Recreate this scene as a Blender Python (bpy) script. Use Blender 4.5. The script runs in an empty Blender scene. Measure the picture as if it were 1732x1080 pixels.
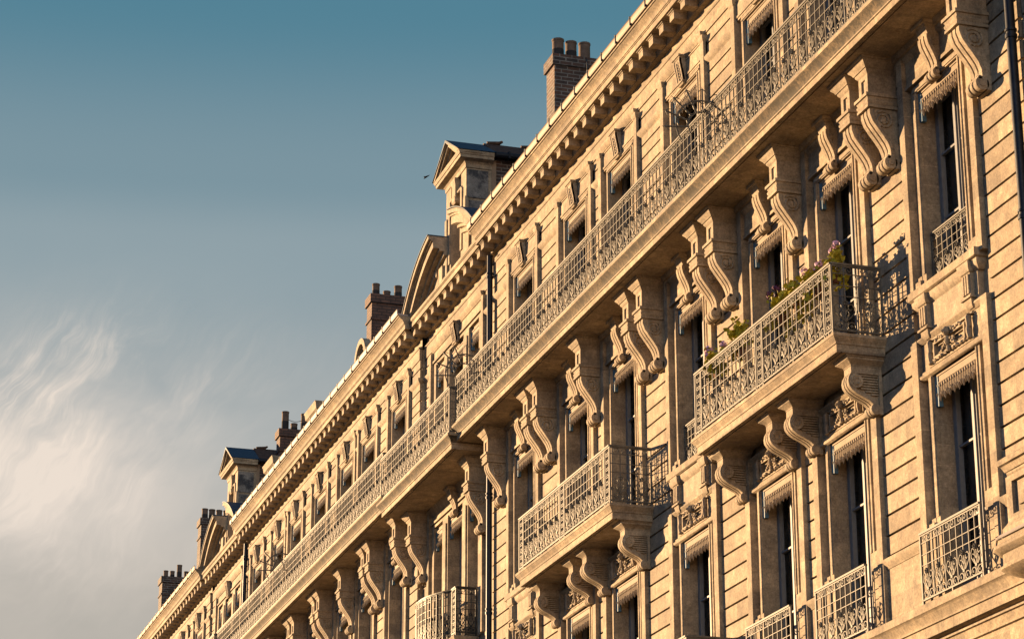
import bpy, bmesh, math, random
from mathutils import Matrix, Vector
random.seed(7)
R = math.radians
scene = bpy.context.scene
EYE = 1.6                                    # eye height: facade heights below are measured from the eye

# ------------------------------------------------------------------ camera
cam_d = bpy.data.cameras.new('camera'); cam = bpy.data.objects.new('camera', cam_d)
scene.collection.objects.link(cam); scene.camera = cam
cam_d.sensor_width = 36; cam_d.lens = 36*4250/1732; cam_d.clip_end = 5000; cam_d.clip_start = .1
PIT, YAW = R(19.380), R(17.158)
fw = Vector((-math.cos(YAW)*math.cos(PIT), math.sin(YAW)*math.cos(PIT), math.sin(PIT)))
rt = Vector((math.sin(YAW), math.cos(YAW), 0)); up = rt.cross(fw)
cam.matrix_world = Matrix(((rt.x, up.x, -fw.x, 0), (rt.y, up.y, -fw.y, -14), (rt.z, up.z, -fw.z, EYE), (0, 0, 0, 1)))

# ------------------------------------------------------------------ light
SUN_DIR = Vector((1.45, 1.0, -.24)).normalized()      # the way the light travels
sun_d = bpy.data.lights.new('sun', 'SUN'); sun = bpy.data.objects.new('sun', sun_d)
scene.collection.objects.link(sun)
sun_d.energy = 5.0; sun_d.angle = R(.5); sun_d.color = (1, .645, .335)
sun.rotation_euler = SUN_DIR.to_track_quat('-Z', 'Y').to_euler()
SUN_EL = math.asin(-SUN_DIR.z); SUN_AZ = math.atan2(-SUN_DIR.x, -SUN_DIR.y)

world = bpy.data.worlds.new('World'); scene.world = world; world.use_nodes = True
def N(nt, kind, **kw):
    n = nt.nodes.new(kind)
    for k, v in kw.items():
        if k.startswith('i_'): n.inputs[k[2:].replace('_', ' ')].default_value = v
        else: setattr(n, k, v)
    return n
def build_world():
    nt = world.node_tree; nt.nodes.clear(); L = nt.links.new
    out = N(nt, 'ShaderNodeOutputWorld'); bg = N(nt, 'ShaderNodeBackground'); bg.inputs['Strength'].default_value = .05
    sky = N(nt, 'ShaderNodeTexSky', sky_type='NISHITA', sun_disc=False, sun_elevation=max(SUN_EL, R(6)), sun_rotation=SUN_AZ,
            air_density=1.0, dust_density=1.0, ozone_density=2.0)
    tc = N(nt, 'ShaderNodeTexCoord')
    def vm(op, a, b=None):
        n = N(nt, 'ShaderNodeVectorMath', operation=op)
        for i, s in enumerate((a, b)):
            if s is None: continue
            if isinstance(s, (tuple, Vector)): n.inputs[i].default_value = tuple(s)
            else: L(s, n.inputs[i])
        return n
    def m(op, a, b=0.0, c=None, clamp=False):
        n = N(nt, 'ShaderNodeMath', operation=op, use_clamp=clamp)
        for i, s in enumerate((a, b, c)):
            if s is None: continue
            if isinstance(s, (int, float)): n.inputs[i].default_value = s
            else: L(s, n.inputs[i])
        return n.outputs[0]
    d = tc.outputs['Generated']
    # sky coordinates around the compass direction of the street's far end: a to the right, e above the horizon (radians)
    ux, uy = -math.cos(YAW), math.sin(YAW)
    f = vm('DOT_PRODUCT', d, (ux, uy, 0)).outputs['Value']; s = vm('DOT_PRODUCT', d, (uy, -ux, 0)).outputs['Value']
    a = m('ARCTAN2', s, f); sep = N(nt, 'ShaderNodeSeparateXYZ'); L(d, sep.inputs[0]); e = m('ARCSINE', sep.outputs['Z'])
    # clear-air colour by height over the horizon
    ramp = N(nt, 'ShaderNodeValToRGB'); L(m('MULTIPLY', e, 1/.8), ramp.inputs[0])
    cr = ramp.color_ramp; cr.interpolation = 'EASE'
    stops = [(0, (.55, .46, .38)), (.20, (.50, .43, .36)), (.275, (.46, .42, .365)), (.375, (.35, .39, .395)), (.4575, (.275, .355, .385)), (.49, (.20, .30, .345)), (.58, (.08, .22, .295)), (.75, (.04, .14, .22)), (1, (.025, .08, .15))]
    while len(cr.elements) < len(stops): cr.elements.new(.5)
    for el, (p, c) in zip(cr.elements, stops): el.position = p; el.color = (*c, 1)
    # cirrus: stretched, bent noise
    comb = N(nt, 'ShaderNodeCombineXYZ'); L(a, comb.inputs[0]); L(e, comb.inputs[1])
    warp = N(nt, 'ShaderNodeTexNoise', i_Scale=13.0, i_Detail=4.0); L(comb.outputs[0], warp.inputs['Vector'])
    wv = vm('SCALE', vm('SUBTRACT', warp.outputs['Color'], (.5, .5, .5)).outputs[0]); wv.inputs['Scale'].default_value = .055
    pos = vm('ADD', comb.outputs[0], wv.outputs[0]).outputs[0]
    def streak(rot, sc, scale, det, rough, lo, hi):
        mp = N(nt, 'ShaderNodeMapping', vector_type='TEXTURE'); L(pos, mp.inputs['Vector'])
        mp.inputs['Rotation'].default_value = (0, 0, R(rot)); mp.inputs['Scale'].default_value = sc
        n = N(nt, 'ShaderNodeTexNoise', i_Scale=scale, i_Detail=det, i_Roughness=rough); L(mp.outputs[0], n.inputs['Vector'])
        r = N(nt, 'ShaderNodeMapRange', interpolation_type='SMOOTHSTEP'); L(n.outputs['Fac'], r.inputs[0])
        r.inputs[1].default_value = lo; r.inputs[2].default_value = hi
        return r.outputs[0]
    def blob(ca, ce, ra, re):
        q = m('ADD', m('POWER', m('DIVIDE', m('SUBTRACT', a, ca), ra), 2), m('POWER', m('DIVIDE', m('SUBTRACT', e, ce), re), 2))
        return m('POWER', 2.718, m('MULTIPLY', q, -1))
    wisps = streak(50, (4.2, .60, 1), 38, 8, .64, .38, .78)
    fine = streak(57, (4.5, .5, 1), 90, 6, .62, .42, .78)
    soft = streak(20, (1.7, .9, 1), 11, 5, .55, .30, .72)
    hair = streak(61, (5.2, .5, 1), 185, 5, .62, .40, .80)
    patch = streak(35, (1.6, 1, 1), 13, 3, .5, .40, .66); patch2 = streak(10, (1.4, 1, 1), 22, 3, .5, .42, .64)
    b1 = blob(-.195, .273, .060, .040); b2 = blob(-.125, .296, .050, .024); b3 = blob(-.20, .250, .15, .070); b4 = blob(-.19, .312, .042, .020)
    c = m('MULTIPLY', b1, m('ADD', m('ADD', m('MULTIPLY', soft, .30), .27), m('MULTIPLY', wisps, .46)))
    c = m('ADD', c, m('MULTIPLY', m('MULTIPLY', b2, patch), m('ADD', m('MULTIPLY', wisps, .55), .20)))
    c = m('ADD', c, m('MULTIPLY', m('MULTIPLY', b4, patch2), m('ADD', m('MULTIPLY', fine, .80), m('MULTIPLY', wisps, .5))))
    c = m('ADD', c, m('MULTIPLY', m('MULTIPLY', b3, soft), .40)); c = m('ADD', c, m('MULTIPLY', m('MULTIPLY', m('MULTIPLY', b1, fine), patch2), .40)); c = m('ADD', c, m('MULTIPLY', m('MULTIPLY', m('ADD', b4, m('ADD', b1, b2)), m('MULTIPLY', hair, patch)), .34))
    c = m('MULTIPLY', c, 1.0, clamp=True)
    # the air's colour tints the physical sky's brightness; cloud laid over it
    mixs = N(nt, 'ShaderNodeMix', data_type='RGBA'); mixs.inputs['Factor'].default_value = .06
    sc_ = N(nt, 'ShaderNodeMix', data_type='RGBA', blend_type='MULTIPLY'); sc_.inputs['Factor'].default_value = 1
    L(ramp.outputs[0], sc_.inputs['A']); sc_.inputs['B'].default_value = (5.0, 5.0, 5.0, 1)
    L(sc_.outputs['Result'], mixs.inputs['A']); L(sky.outputs[0], mixs.inputs['B'])
    mixc = N(nt, 'ShaderNodeMix', data_type='RGBA'); L(c, mixc.inputs['Factor']); L(mixs.outputs['Result'], mixc.inputs['A'])
    mixc.inputs['B'].default_value = (4.3, 3.75, 3.25, 1)
    side = N(nt, 'ShaderNodeMapRange', interpolation_type='SMOOTHSTEP'); L(a, side.inputs[0])      # unseen sky over the street, darkened and blued to deepen the facade's shade
    side.inputs[1].default_value = -.66; side.inputs[2].default_value = -1.0
    dk = N(nt, 'ShaderNodeMix', data_type='RGBA', blend_type='MULTIPLY'); back = N(nt, 'ShaderNodeMapRange', interpolation_type='SMOOTHSTEP'); L(m('ABSOLUTE', a), back.inputs[0])      # unseen sky behind the camera, glow added as fill for the side faces
    back.inputs[1].default_value = 2.55; back.inputs[2].default_value = 2.95
    L(m('MULTIPLY', side.outputs[0], m('SUBTRACT', 1.0, back.outputs[0])), dk.inputs['Factor']); L(mixc.outputs['Result'], dk.inputs['A']); dk.inputs['B'].default_value = (.06, .55, 1.35, 1)
    gl = N(nt, 'ShaderNodeMix', data_type='RGBA', blend_type='MULTIPLY'); L(back.outputs[0], gl.inputs['Factor']); L(dk.outputs['Result'], gl.inputs['A']); gl.inputs['B'].default_value = (7.5, 6.4, 5.8, 1)
    L(gl.outputs['Result'], bg.inputs['Color']); L(bg.outputs[0], out.inputs['Surface'])
build_world()
scene.view_settings.view_transform = 'Standard'; scene.view_settings.look = 'None'
scene.view_settings.exposure = 1.97; scene.view_settings.gamma = 1
try:
    scene.cycles.max_bounces = 6; scene.cycles.diffuse_bounces = 2
except Exception: pass

# ------------------------------------------------------------------ materials
MATS = {}
def mat(name):
    m = bpy.data.materials.new(name); m.use_nodes = True; nt = m.node_tree
    b = nt.nodes['Principled BSDF']; MATS[name] = m
    return m, nt, b
def mixc(nt, fac, a, b, mode='MIX'):
    n = N(nt, 'ShaderNodeMix', data_type='RGBA', blend_type=mode)
    for s, k in ((fac, 'Factor'), (a, 'A'), (b, 'B')):
        if isinstance(s, (int, float)): n.inputs[k].default_value = s
        elif isinstance(s, tuple): n.inputs[k].default_value = (*s, 1)
        else: nt.links.new(s, n.inputs[k])
    return n.outputs['Result']
def rng(nt, src, lo, hi, a=0, b=1):
    n = N(nt, 'ShaderNodeMapRange'); nt.links.new(src, n.inputs[0])
    for i, v in enumerate((lo, hi, a, b)): n.inputs[i+1].default_value = v
    return n.outputs[0]
def noise(nt, vec, scale, det=4, rough=.55, sc=(1, 1, 1)):
    mp = N(nt, 'ShaderNodeMapping'); mp.inputs['Scale'].default_value = sc; nt.links.new(vec, mp.inputs['Vector'])
    n = N(nt, 'ShaderNodeTexNoise', i_Scale=scale, i_Detail=det, i_Roughness=rough); nt.links.new(mp.outputs[0], n.inputs['Vector'])
    return n.outputs['Fac']
def stone(name, c1, c2, dark, dirt=.35, rough=.85, blocks=True, speck=.0):
    m, nt, b = mat(name); g = N(nt, 'ShaderNodeNewGeometry'); P = g.outputs['Position']
    col = mixc(nt, rng(nt, noise(nt, P, 1.1, 5), .35, .65), c1, c2)
    if blocks:                                     # each stone of a course a slightly different tone
        sep = N(nt, 'ShaderNodeSeparateXYZ'); nt.links.new(P, sep.inputs[0])
        cb = N(nt, 'ShaderNodeCombineXYZ'); nt.links.new(sep.outputs['X'], cb.inputs[0]); zo = N(nt, 'ShaderNodeMath', operation='SUBTRACT'); nt.links.new(sep.outputs['Z'], zo.inputs[0]); zo.inputs[1].default_value = .04; nt.links.new(zo.outputs[0], cb.inputs[1])
        br = N(nt, 'ShaderNodeTexBrick', i_Scale=1.0, offset=.5); nt.links.new(cb.outputs[0], br.inputs['Vector'])
        br.inputs['Color1'].default_value = (.60, .585, .58, 1); br.inputs['Color2'].default_value = (1.22, 1.20, 1.16, 1); br.inputs['Mortar'].default_value = (1.12, 1.1, 1.06, 1)
        br.inputs['Mortar Size'].default_value = .006; br.inputs['Brick Width'].default_value = .84; br.inputs['Row Height'].default_value = .27
        col = mixc(nt, .85, col, br.outputs['Color'], 'MULTIPLY')
    mo = rng(nt, noise(nt, P, 5.5, 7, .72), .33, .69, .46, 1.26); mv = N(nt, 'ShaderNodeCombineXYZ')
    for i in range(3): nt.links.new(mo, mv.inputs[i])
    col = mixc(nt, .85, col, mv.outputs[0], 'MULTIPLY')
    streak = rng(nt, noise(nt, P, 3.2, 6, .66, (2.6, 2.6, .30)), .46, .70)
    col = mixc(nt, streak, col, tuple(x*.62 for x in c1))
    stain = rng(nt, noise(nt, P, 2.3, 8, .76), .48, .66, 0, dirt*2.0)
    col = mixc(nt, stain, col, dark)
    gr = rng(nt, noise(nt, P, 30, 5, .8), .3, .72, .58, 1.36)
    gv = N(nt, 'ShaderNodeCombineXYZ')
    for i in range(3): nt.links.new(gr, gv.inputs[i])
    col = mixc(nt, 1.0, col, gv.outputs[0], 'MULTIPLY')
    if speck:
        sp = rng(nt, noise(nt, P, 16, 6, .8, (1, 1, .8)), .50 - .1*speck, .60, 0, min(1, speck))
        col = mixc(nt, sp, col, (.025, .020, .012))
    nt.links.new(col, b.inputs['Base Color']); b.inputs['Roughness'].default_value = rough
    b.inputs['Specular IOR Level'].default_value = .25
    bev = N(nt, 'ShaderNodeBevel', samples=4); bev.inputs['Radius'].default_value = .009
    bp = N(nt, 'ShaderNodeBump'); bp.inputs['Strength'].default_value = .35; bp.inputs['Distance'].default_value = .012
    nt.links.new(noise(nt, P, 22, 6, .7), bp.inputs['Height']); nt.links.new(bev.outputs[0], bp.inputs['Normal'])
    nt.links.new(bp.outputs[0], b.inputs['Normal'])
    return m
SAND1, SAND2, GRIME = (.375, .303, .208), (.30, .232, .155), (.125, .10, .078)
stone('sandstone', SAND1, SAND2, GRIME)
stone('carved_stone', (.37, .30, .208), (.305, .237, .162), (.125, .10, .078), .28, blocks=False)
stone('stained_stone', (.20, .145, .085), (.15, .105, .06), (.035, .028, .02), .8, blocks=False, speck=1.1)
stone('render_grey', (.24, .22, .195), (.16, .15, .14), (.045, .045, .048), .9, blocks=False)
def paint(name, c, rough=.5, metal=0, var=.25, bump=0.1, sc=9):
    m, nt, b = mat(name); g = N(nt, 'ShaderNodeNewGeometry'); P = g.outputs['Position']
    col = mixc(nt, rng(nt, noise(nt, P, sc, 5, .65), .35, .7), c, tuple(x*(1-var) for x in c))
    nt.links.new(col, b.inputs['Base Color']); b.inputs['Roughness'].default_value = rough; b.inputs['Metallic'].default_value = metal; b.inputs['Specular IOR Level'].default_value = .12
    if bump:
        bp = N(nt, 'ShaderNodeBump'); bp.inputs['Strength'].default_value = bump; bp.inputs['Distance'].default_value = .01
        nt.links.new(noise(nt, P, 40, 4), bp.inputs['Height']); nt.links.new(bp.outputs[0], b.inputs['Normal'])
    return m
paint('railing_iron', (.125, .112, .090), .55, 0, .45)
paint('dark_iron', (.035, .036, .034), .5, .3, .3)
paint('valance_paint', (.25, .195, .135), .7, 0, .3)
paint('blue_paint', (.07, .14, .20), .5)
paint('casement_paint', (.15, .155, .16), .5)
paint('zinc', (.235, .17, .115), .6, 0, .3, .05, 4)
paint('pale_zinc', (.31, .275, .255), .6, 0, .35, .05, 2)
paint('pipe_metal', (.022, .026, .034), .45, .4, .4)
paint('slate', (.035, .06, .09), .6, 0, .35, .3, 14)
paint('roof_tile', (.09, .055, .04), .8, 0, .6, .5, 12)
paint('clay', (.14, .095, .07), .8, 0, .45, .3, 7)
paint('soot', (.035, .032, .032), .9, 0, .4)
paint('leaf', (.36, .32, .035), .55, 0, .5, 0, 20)
paint('petal_mauve', (.50, .29, .42), .6, 0, .3, 0, 30)
paint('petal_plum', (.08, .025, .06), .6, 0, .3, 0, 30)
paint('terracotta', (.14, .06, .035), .8)
paint('dark_wood', (.09, .06, .045), .6)
paint('feather', (.02, .02, .024), .7)
paint('asphalt', (.06, .058, .058), .9, 0, .25, .2, 1)
paint('curtain', (.13, .12, .105), .9, 0, .35, 0, 5)
paint('room_dark', (.16, .13, .105), .9)
def glassmat():
    m, nt, b = mat('window_glass'); nt.nodes.remove(b); out = nt.nodes['Material Output']; g = N(nt, 'ShaderNodeNewGeometry'); P = g.outputs['Position']
    tr = N(nt, 'ShaderNodeBsdfTransparent'); tr.inputs['Color'].default_value = (.72, .74, .74, 1)
    gl = N(nt, 'ShaderNodeBsdfGlossy'); gl.inputs['Roughness'].default_value = .06; gl.inputs['Color'].default_value = (.8, .8, .8, 1)
    bp = N(nt, 'ShaderNodeBump'); bp.inputs['Strength'].default_value = .12; bp.inputs['Distance'].default_value = .02
    nt.links.new(noise(nt, P, 2.5, 2), bp.inputs['Height']); nt.links.new(bp.outputs[0], gl.inputs['Normal'])
    fr = N(nt, 'ShaderNodeFresnel', i_IOR=1.35); mx = N(nt, 'ShaderNodeMixShader')
    nt.links.new(fr.outputs[0], mx.inputs[0]); nt.links.new(tr.outputs[0], mx.inputs[1]); nt.links.new(gl.outputs[0], mx.inputs[2]); nt.links.new(mx.outputs[0], out.inputs['Surface'])
glassmat()
def brickmat(name, c1, c2, mortar):
    m, nt, b = mat(name); g = N(nt, 'ShaderNodeNewGeometry'); sep = N(nt, 'ShaderNodeSeparateXYZ'); nt.links.new(g.outputs['Position'], sep.inputs[0])
    ad = N(nt, 'ShaderNodeMath', operation='ADD'); nt.links.new(sep.outputs['X'], ad.inputs[0]); nt.links.new(sep.outputs['Y'], ad.inputs[1])
    cb = N(nt, 'ShaderNodeCombineXYZ'); nt.links.new(ad.outputs[0], cb.inputs[0]); nt.links.new(sep.outputs['Z'], cb.inputs[1])
    br = N(nt, 'ShaderNodeTexBrick', i_Scale=1.0); nt.links.new(cb.outputs[0], br.inputs['Vector'])
    br.inputs['Color1'].default_value = (*c1, 1); br.inputs['Color2'].default_value = (*c2, 1); br.inputs['Mortar'].default_value = (*mortar, 1)
    br.inputs['Mortar Size'].default_value = .012; br.inputs['Brick Width'].default_value = .27; br.inputs['Row Height'].default_value = .085; br.inputs['Bias'].default_value = -.1
    col = mixc(nt, rng(nt, noise(nt, g.outputs['Position'], 3.5, 6, .7), .42, .7, 0, .75), br.outputs['Color'], tuple(x*.4 for x in c2))
    nt.links.new(col, b.inputs['Base Color']); b.inputs['Roughness'].default_value = .9
    bp = N(nt, 'ShaderNodeBump'); bp.inputs['Strength'].default_value = .6; bp.inputs['Distance'].default_value = .02; bp.invert = True
    nt.links.new(br.outputs['Fac'], bp.inputs['Height']); nt.links.new(bp.outputs[0], b.inputs['Normal'])
brickmat('dark_brick', (.095, .045, .028), (.026, .02, .018), (.17, .145, .125))
brickmat('red_brick', (.135, .068, .046), (.085, .045, .034), (.035, .027, .022))

# ------------------------------------------------------------------ mesh builder
class MB:
    def __init__(s): s.v = []; s.f = []
    def add(s, vs, fs):
        o = len(s.v); s.v += [tuple(p) for p in vs]; s.f += [tuple(i+o for i in q) for q in fs]; return s
    def box(s, x0, x1, y0, y1, z0, z1):
        return s.add([(x0,y0,z0),(x1,y0,z0),(x1,y1,z0),(x0,y1,z0),(x0,y0,z1),(x1,y0,z1),(x1,y1,z1),(x0,y1,z1)],
                     [(0,3,2,1),(4,5,6,7),(0,1,5,4),(1,2,6,5),(2,3,7,6),(3,0,4,7)])
    def prism(s, pts, x0, x1):                     # polygon in (y, z) run along x
        n = len(pts)
        return s.add([(x0, y, z) for y, z in pts] + [(x1, y, z) for y, z in pts],
                     [tuple(range(n)), tuple(range(2*n-1, n-1, -1))] + [(i, (i+1) % n, n+(i+1) % n, n+i) for i in range(n)])
    def prism_y(s, pts, y0, y1):                   # polygon in (x, z) run along y
        n = len(pts)
        return s.add([(x, y0, z) for x, z in pts] + [(x, y1, z) for x, z in pts],
                     [tuple(range(n)), tuple(range(2*n-1, n-1, -1))] + [(i, (i+1) % n, n+(i+1) % n, n+i) for i in range(n)])
    def loft(s, rings):
        n = len(rings[0]); vs = [p for r in rings for p in r]; fs = [tuple(range(n)), tuple(range((len(rings)-1)*n, len(rings)*n))]
        for k in range(len(rings)-1):
            for i in range(n): fs.append((k*n+i, k*n+(i+1) % n, (k+1)*n+(i+1) % n, (k+1)*n+i))
        return s.add(vs, fs)
    def stack(s, x0, x1, yf, yb, lev):             # mouldings: (z, overhang) levels, returned round both ends
        return s.loft([[(x0-o, yb, z), (x0-o, yf-o, z), (x1+o, yf-o, z), (x1+o, yb, z)] for z, o in lev])
    def tube(s, pts, r, n=6, flat=None):
        rings = []; P = [Vector(p) for p in pts]
        for i, p in enumerate(P):
            t = (P[min(i+1, len(P)-1)] - P[max(i-1, 0)])
            if t.length < 1e-9: t = Vector((0, 0, 1))
            t.normalize(); a = Vector((0, 1, 0)) if abs(t.y) < .9 else Vector((1, 0, 0))
            u = t.cross(a).normalized(); w = t.cross(u).normalized()
            rr = r[i] if isinstance(r, (list, tuple)) else r
            rings.append([tuple(p + rr*(math.cos(2*math.pi*(k+.5)/n)*u + math.sin(2*math.pi*(k+.5)/n)*w)) for k in range(n)])
        return s.loft(rings)
    def cylx(s, y, z, r, x0, x1, n=14):
        return s.prism([(y + r*math.cos(2*math.pi*k/n), z + r*math.sin(2*math.pi*k/n)) for k in range(n)], x0, x1)
    def cylz(s, x, y, r0, r1, z0, z1, n=12):
        return s.loft([[(x + r*math.cos(2*math.pi*k/n), y + r*math.sin(2*math.pi*k/n), z) for k in range(n)] for r, z in ((r0, z0), (r1, z1))])
    def blob(s, c, rx, ry, rz, nu=7, nv=5):
        vs = []; fs = []
        for j in range(1, nv):
            t = math.pi*j/nv
            for i in range(nu):
                p = 2*math.pi*i/nu; vs.append((c[0]+rx*math.sin(t)*math.cos(p), c[1]+ry*math.sin(t)*math.sin(p), c[2]+rz*math.cos(t)))
        a = len(vs); vs += [(c[0], c[1], c[2]+rz), (c[0], c[1], c[2]-rz)]
        for j in range(nv-2):
            for i in range(nu): fs.append((j*nu+i, j*nu+(i+1) % nu, (j+1)*nu+(i+1) % nu, (j+1)*nu+i))
        for i in range(nu): fs += [(a, (i+1) % nu, i), (a+1, (nv-2)*nu+i, (nv-2)*nu+(i+1) % nu)]
        return s.add(vs, fs)
    def mesh(s, name, m, smooth=True):
        me = bpy.data.meshes.new(name); me.from_pydata(s.v, [], s.f); me.materials.append(MATS[m])
        if smooth:
            bm = bmesh.new(); bm.from_mesh(me); bmesh.ops.recalc_face_normals(bm, faces=bm.faces)
            for e in bm.edges:
                if len(e.link_faces) == 2 and e.calc_face_angle(0) > R(34): e.smooth = False
            for f in bm.faces: f.smooth = True
            bm.to_mesh(me); bm.free()
        return me
COL = scene.collection
def put(name, me, parent=None, loc=(0, 0, 0)):
    o = bpy.data.objects.new(name, me); COL.objects.link(o); o.location = loc
    if parent is not None: o.parent = parent
    return o
def thing(name, label, cat, loc=(0, 0, 0), group=None):
    o = bpy.data.objects.new(name, None); COL.objects.link(o); o.location = loc
    o['label'] = label; o['category'] = cat
    if group: o['group'] = group
    return o
class House:                                       # facade coordinates: x along the street, z from the eye
    def __init__(s, label, x, group='stone apartment houses in the row'):
        s.x = x; s.root = thing('apartment_house', label, 'apartment house', (x, 0, 0), group)
    def part(s, name, me, at=(0, 0, 0)):           # 'at' in facade coordinates
        return put(name, me, s.root, (at[0]-s.x, at[1], at[2]+EYE))

# ------------------------------------------------------------------ ironwork
def spiral(cx, cz, r0, r1, a0, turns, n, sx=1):
    return [(cx + sx*(r0+(r1-r0)*i/n)*math.cos(a0+2*math.pi*turns*i/n), cz + (r0+(r1-r0)*i/n)*math.sin(a0+2*math.pi*turns*i/n)) for i in range(n+1)]
def rail_module(w):                                # one bay of the wrought-iron pattern, local (u, depth, v)
    b = MB()
    def t(pts, r): b.tube([(p[0], 0, p[1]) for p in pts], [q*.78 for q in r] if isinstance(r, list) else r*.78, 4)
    b.box(-.007, .007, -.010, .010, .07, 1.0)
    b.box(w/2-.006, w/2+.006, -.009, .009, .40, .87)
    for sx in (1, -1):
        cx = w/2 + sx*.068*w/.316
        t(spiral(cx, .925, .055, .012, -1.2, 1.25, 11, -sx), .0095)
        t(spiral(cx - sx*.012, .90, .05, .03, 2.6, .35, 4, sx), .007)
        c = w/2
        t([(c+sx*.010, .20), (c+sx*.06*w/.316, .25), (c+sx*.125*w/.316, .33), (c+sx*.13*w/.316, .40), (c+sx*.095*w/.316, .445), (c+sx*.05*w/.316, .43), (c+sx*.04*w/.316, .385), (c+sx*.065*w/.316, .355), (c+sx*.09*w/.316, .375)], .0105)
        t([(c+sx*.02, .22), (c+sx*.06, .30), (c+sx*.05, .34)], [.012, .018, .004]); t([(c+sx*.015, .30), (c+sx*.035, .35), (c+sx*.02, .39)], [.009, .014, .003]); t([(c+sx*.03, .09), (c+sx*.02, .15), (c+sx*.05, .20)], [.006, .012, .005])
        cc = c + sx*.079*w/.316
        t(spiral(cc, .135, .058, .05, -.2, .93, 9, sx), .0095)
        b.blob((cc, 0, .135), .024, .016, .024, 6, 4)
    t([(w/2, .07), (w/2, .42)], .011); b.box(w/2-.022, w/2+.022, -.016, .016, .19, .225)
    for k in range(5):
        a = 2*math.pi*k/5 + .3; b.blob((w/2+.026*math.cos(a), -.022, .455+.026*math.sin(a)), .018, .02, .018, 5, 3)
    return b
def rail_post_panel(w):                            # narrow scrolled panel between two uprights
    b = MB()
    for u in (0, .05, w-.05, w): b.box(u-.007, u+.007, -.010, .010, .0, .985)
    for k in range(7):
        z = .13 + k*.125
        for sx in (1, -1):
            b.tube([(p[0], 0, p[1]) for p in spiral(w/2+sx*.032, z, .042, .012, .6*k, 1.1, 8, sx)], .0095, 4)
        b.blob((w/2, 0, z+.06), .016, .014, .02, 5, 4)
    for k in range(5): 
        for u in (.025, w-.025): b.blob((u, 0, .12+.18*k), .018, .012, .018, 5, 3)
    return b
def along(dst, src, p0, p1, z0):                   # stand a local panel on the line p0 -> p1
    d = Vector((p1[0]-p0[0], p1[1]-p0[1])); d.normalize()
    dst.add([(p0[0]+d.x*u - d.y*t, p0[1]+d.y*u + d.x*t, z0+v) for u, t, v in src.v], src.f)
def rail_run(dst, pts, z0, panels=(), w=.316, H=1.0):   # pts: plan polyline; panels: set of segment indices that are post panels
    for i in range(len(pts)-1):
        p0, p1 = Vector(pts[i]), Vector(pts[i+1]); L = (p1-p0).length; d = (p1-p0)/L
        if i in panels: along(dst, rail_post_panel(L), p0, p1, z0)
        else:
            n = max(1, round(L/w)); m = rail_module(L/n)
            for k in range(n): along(dst, m, p0+d*(L/n*k), p1, z0)
            for zz in (.55, .70, .865): bar(dst, p0, p1, z0+zz, .007, .0055)
        bar(dst, p0, p1, z0+1.0, .026, .014); bar(dst, p0, p1, z0+.975, .012, .010); bar(dst, p0, p1, z0+.07, .014, .010)
        for q in ((p0, p1) if i == 0 else (p1,)): dst.box(q.x-.014, q.x+.014, q.y-.014, q.y+.014, z0-.01, z0+.985)
        k = max(1, int(L/1.25))
        for j in range(k): q = p0 + d*(L*(j+.5)/k); dst.box(q.x-.012, q.x+.012, q.y-.012, q.y+.012, z0-.01, z0+.07)
def bar(dst, p0, p1, z, hw, hh):
    d = (p1-p0); L = d.length; d = d/L; n = Vector((-d.y, d.x)); vs = []
    for q in (p0, p1):
        for a, c in ((-1, -1), (1, -1), (1, 1), (-1, 1)): vs.append((q.x+n.x*hw*a, q.y+n.y*hw*a, z+hh*c))
    dst.add(vs, [(0, 1, 2, 3), (7, 6, 5, 4), (0, 4, 5, 1), (1, 5, 6, 2), (2, 6, 7, 3), (3, 7, 4, 0)])

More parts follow.
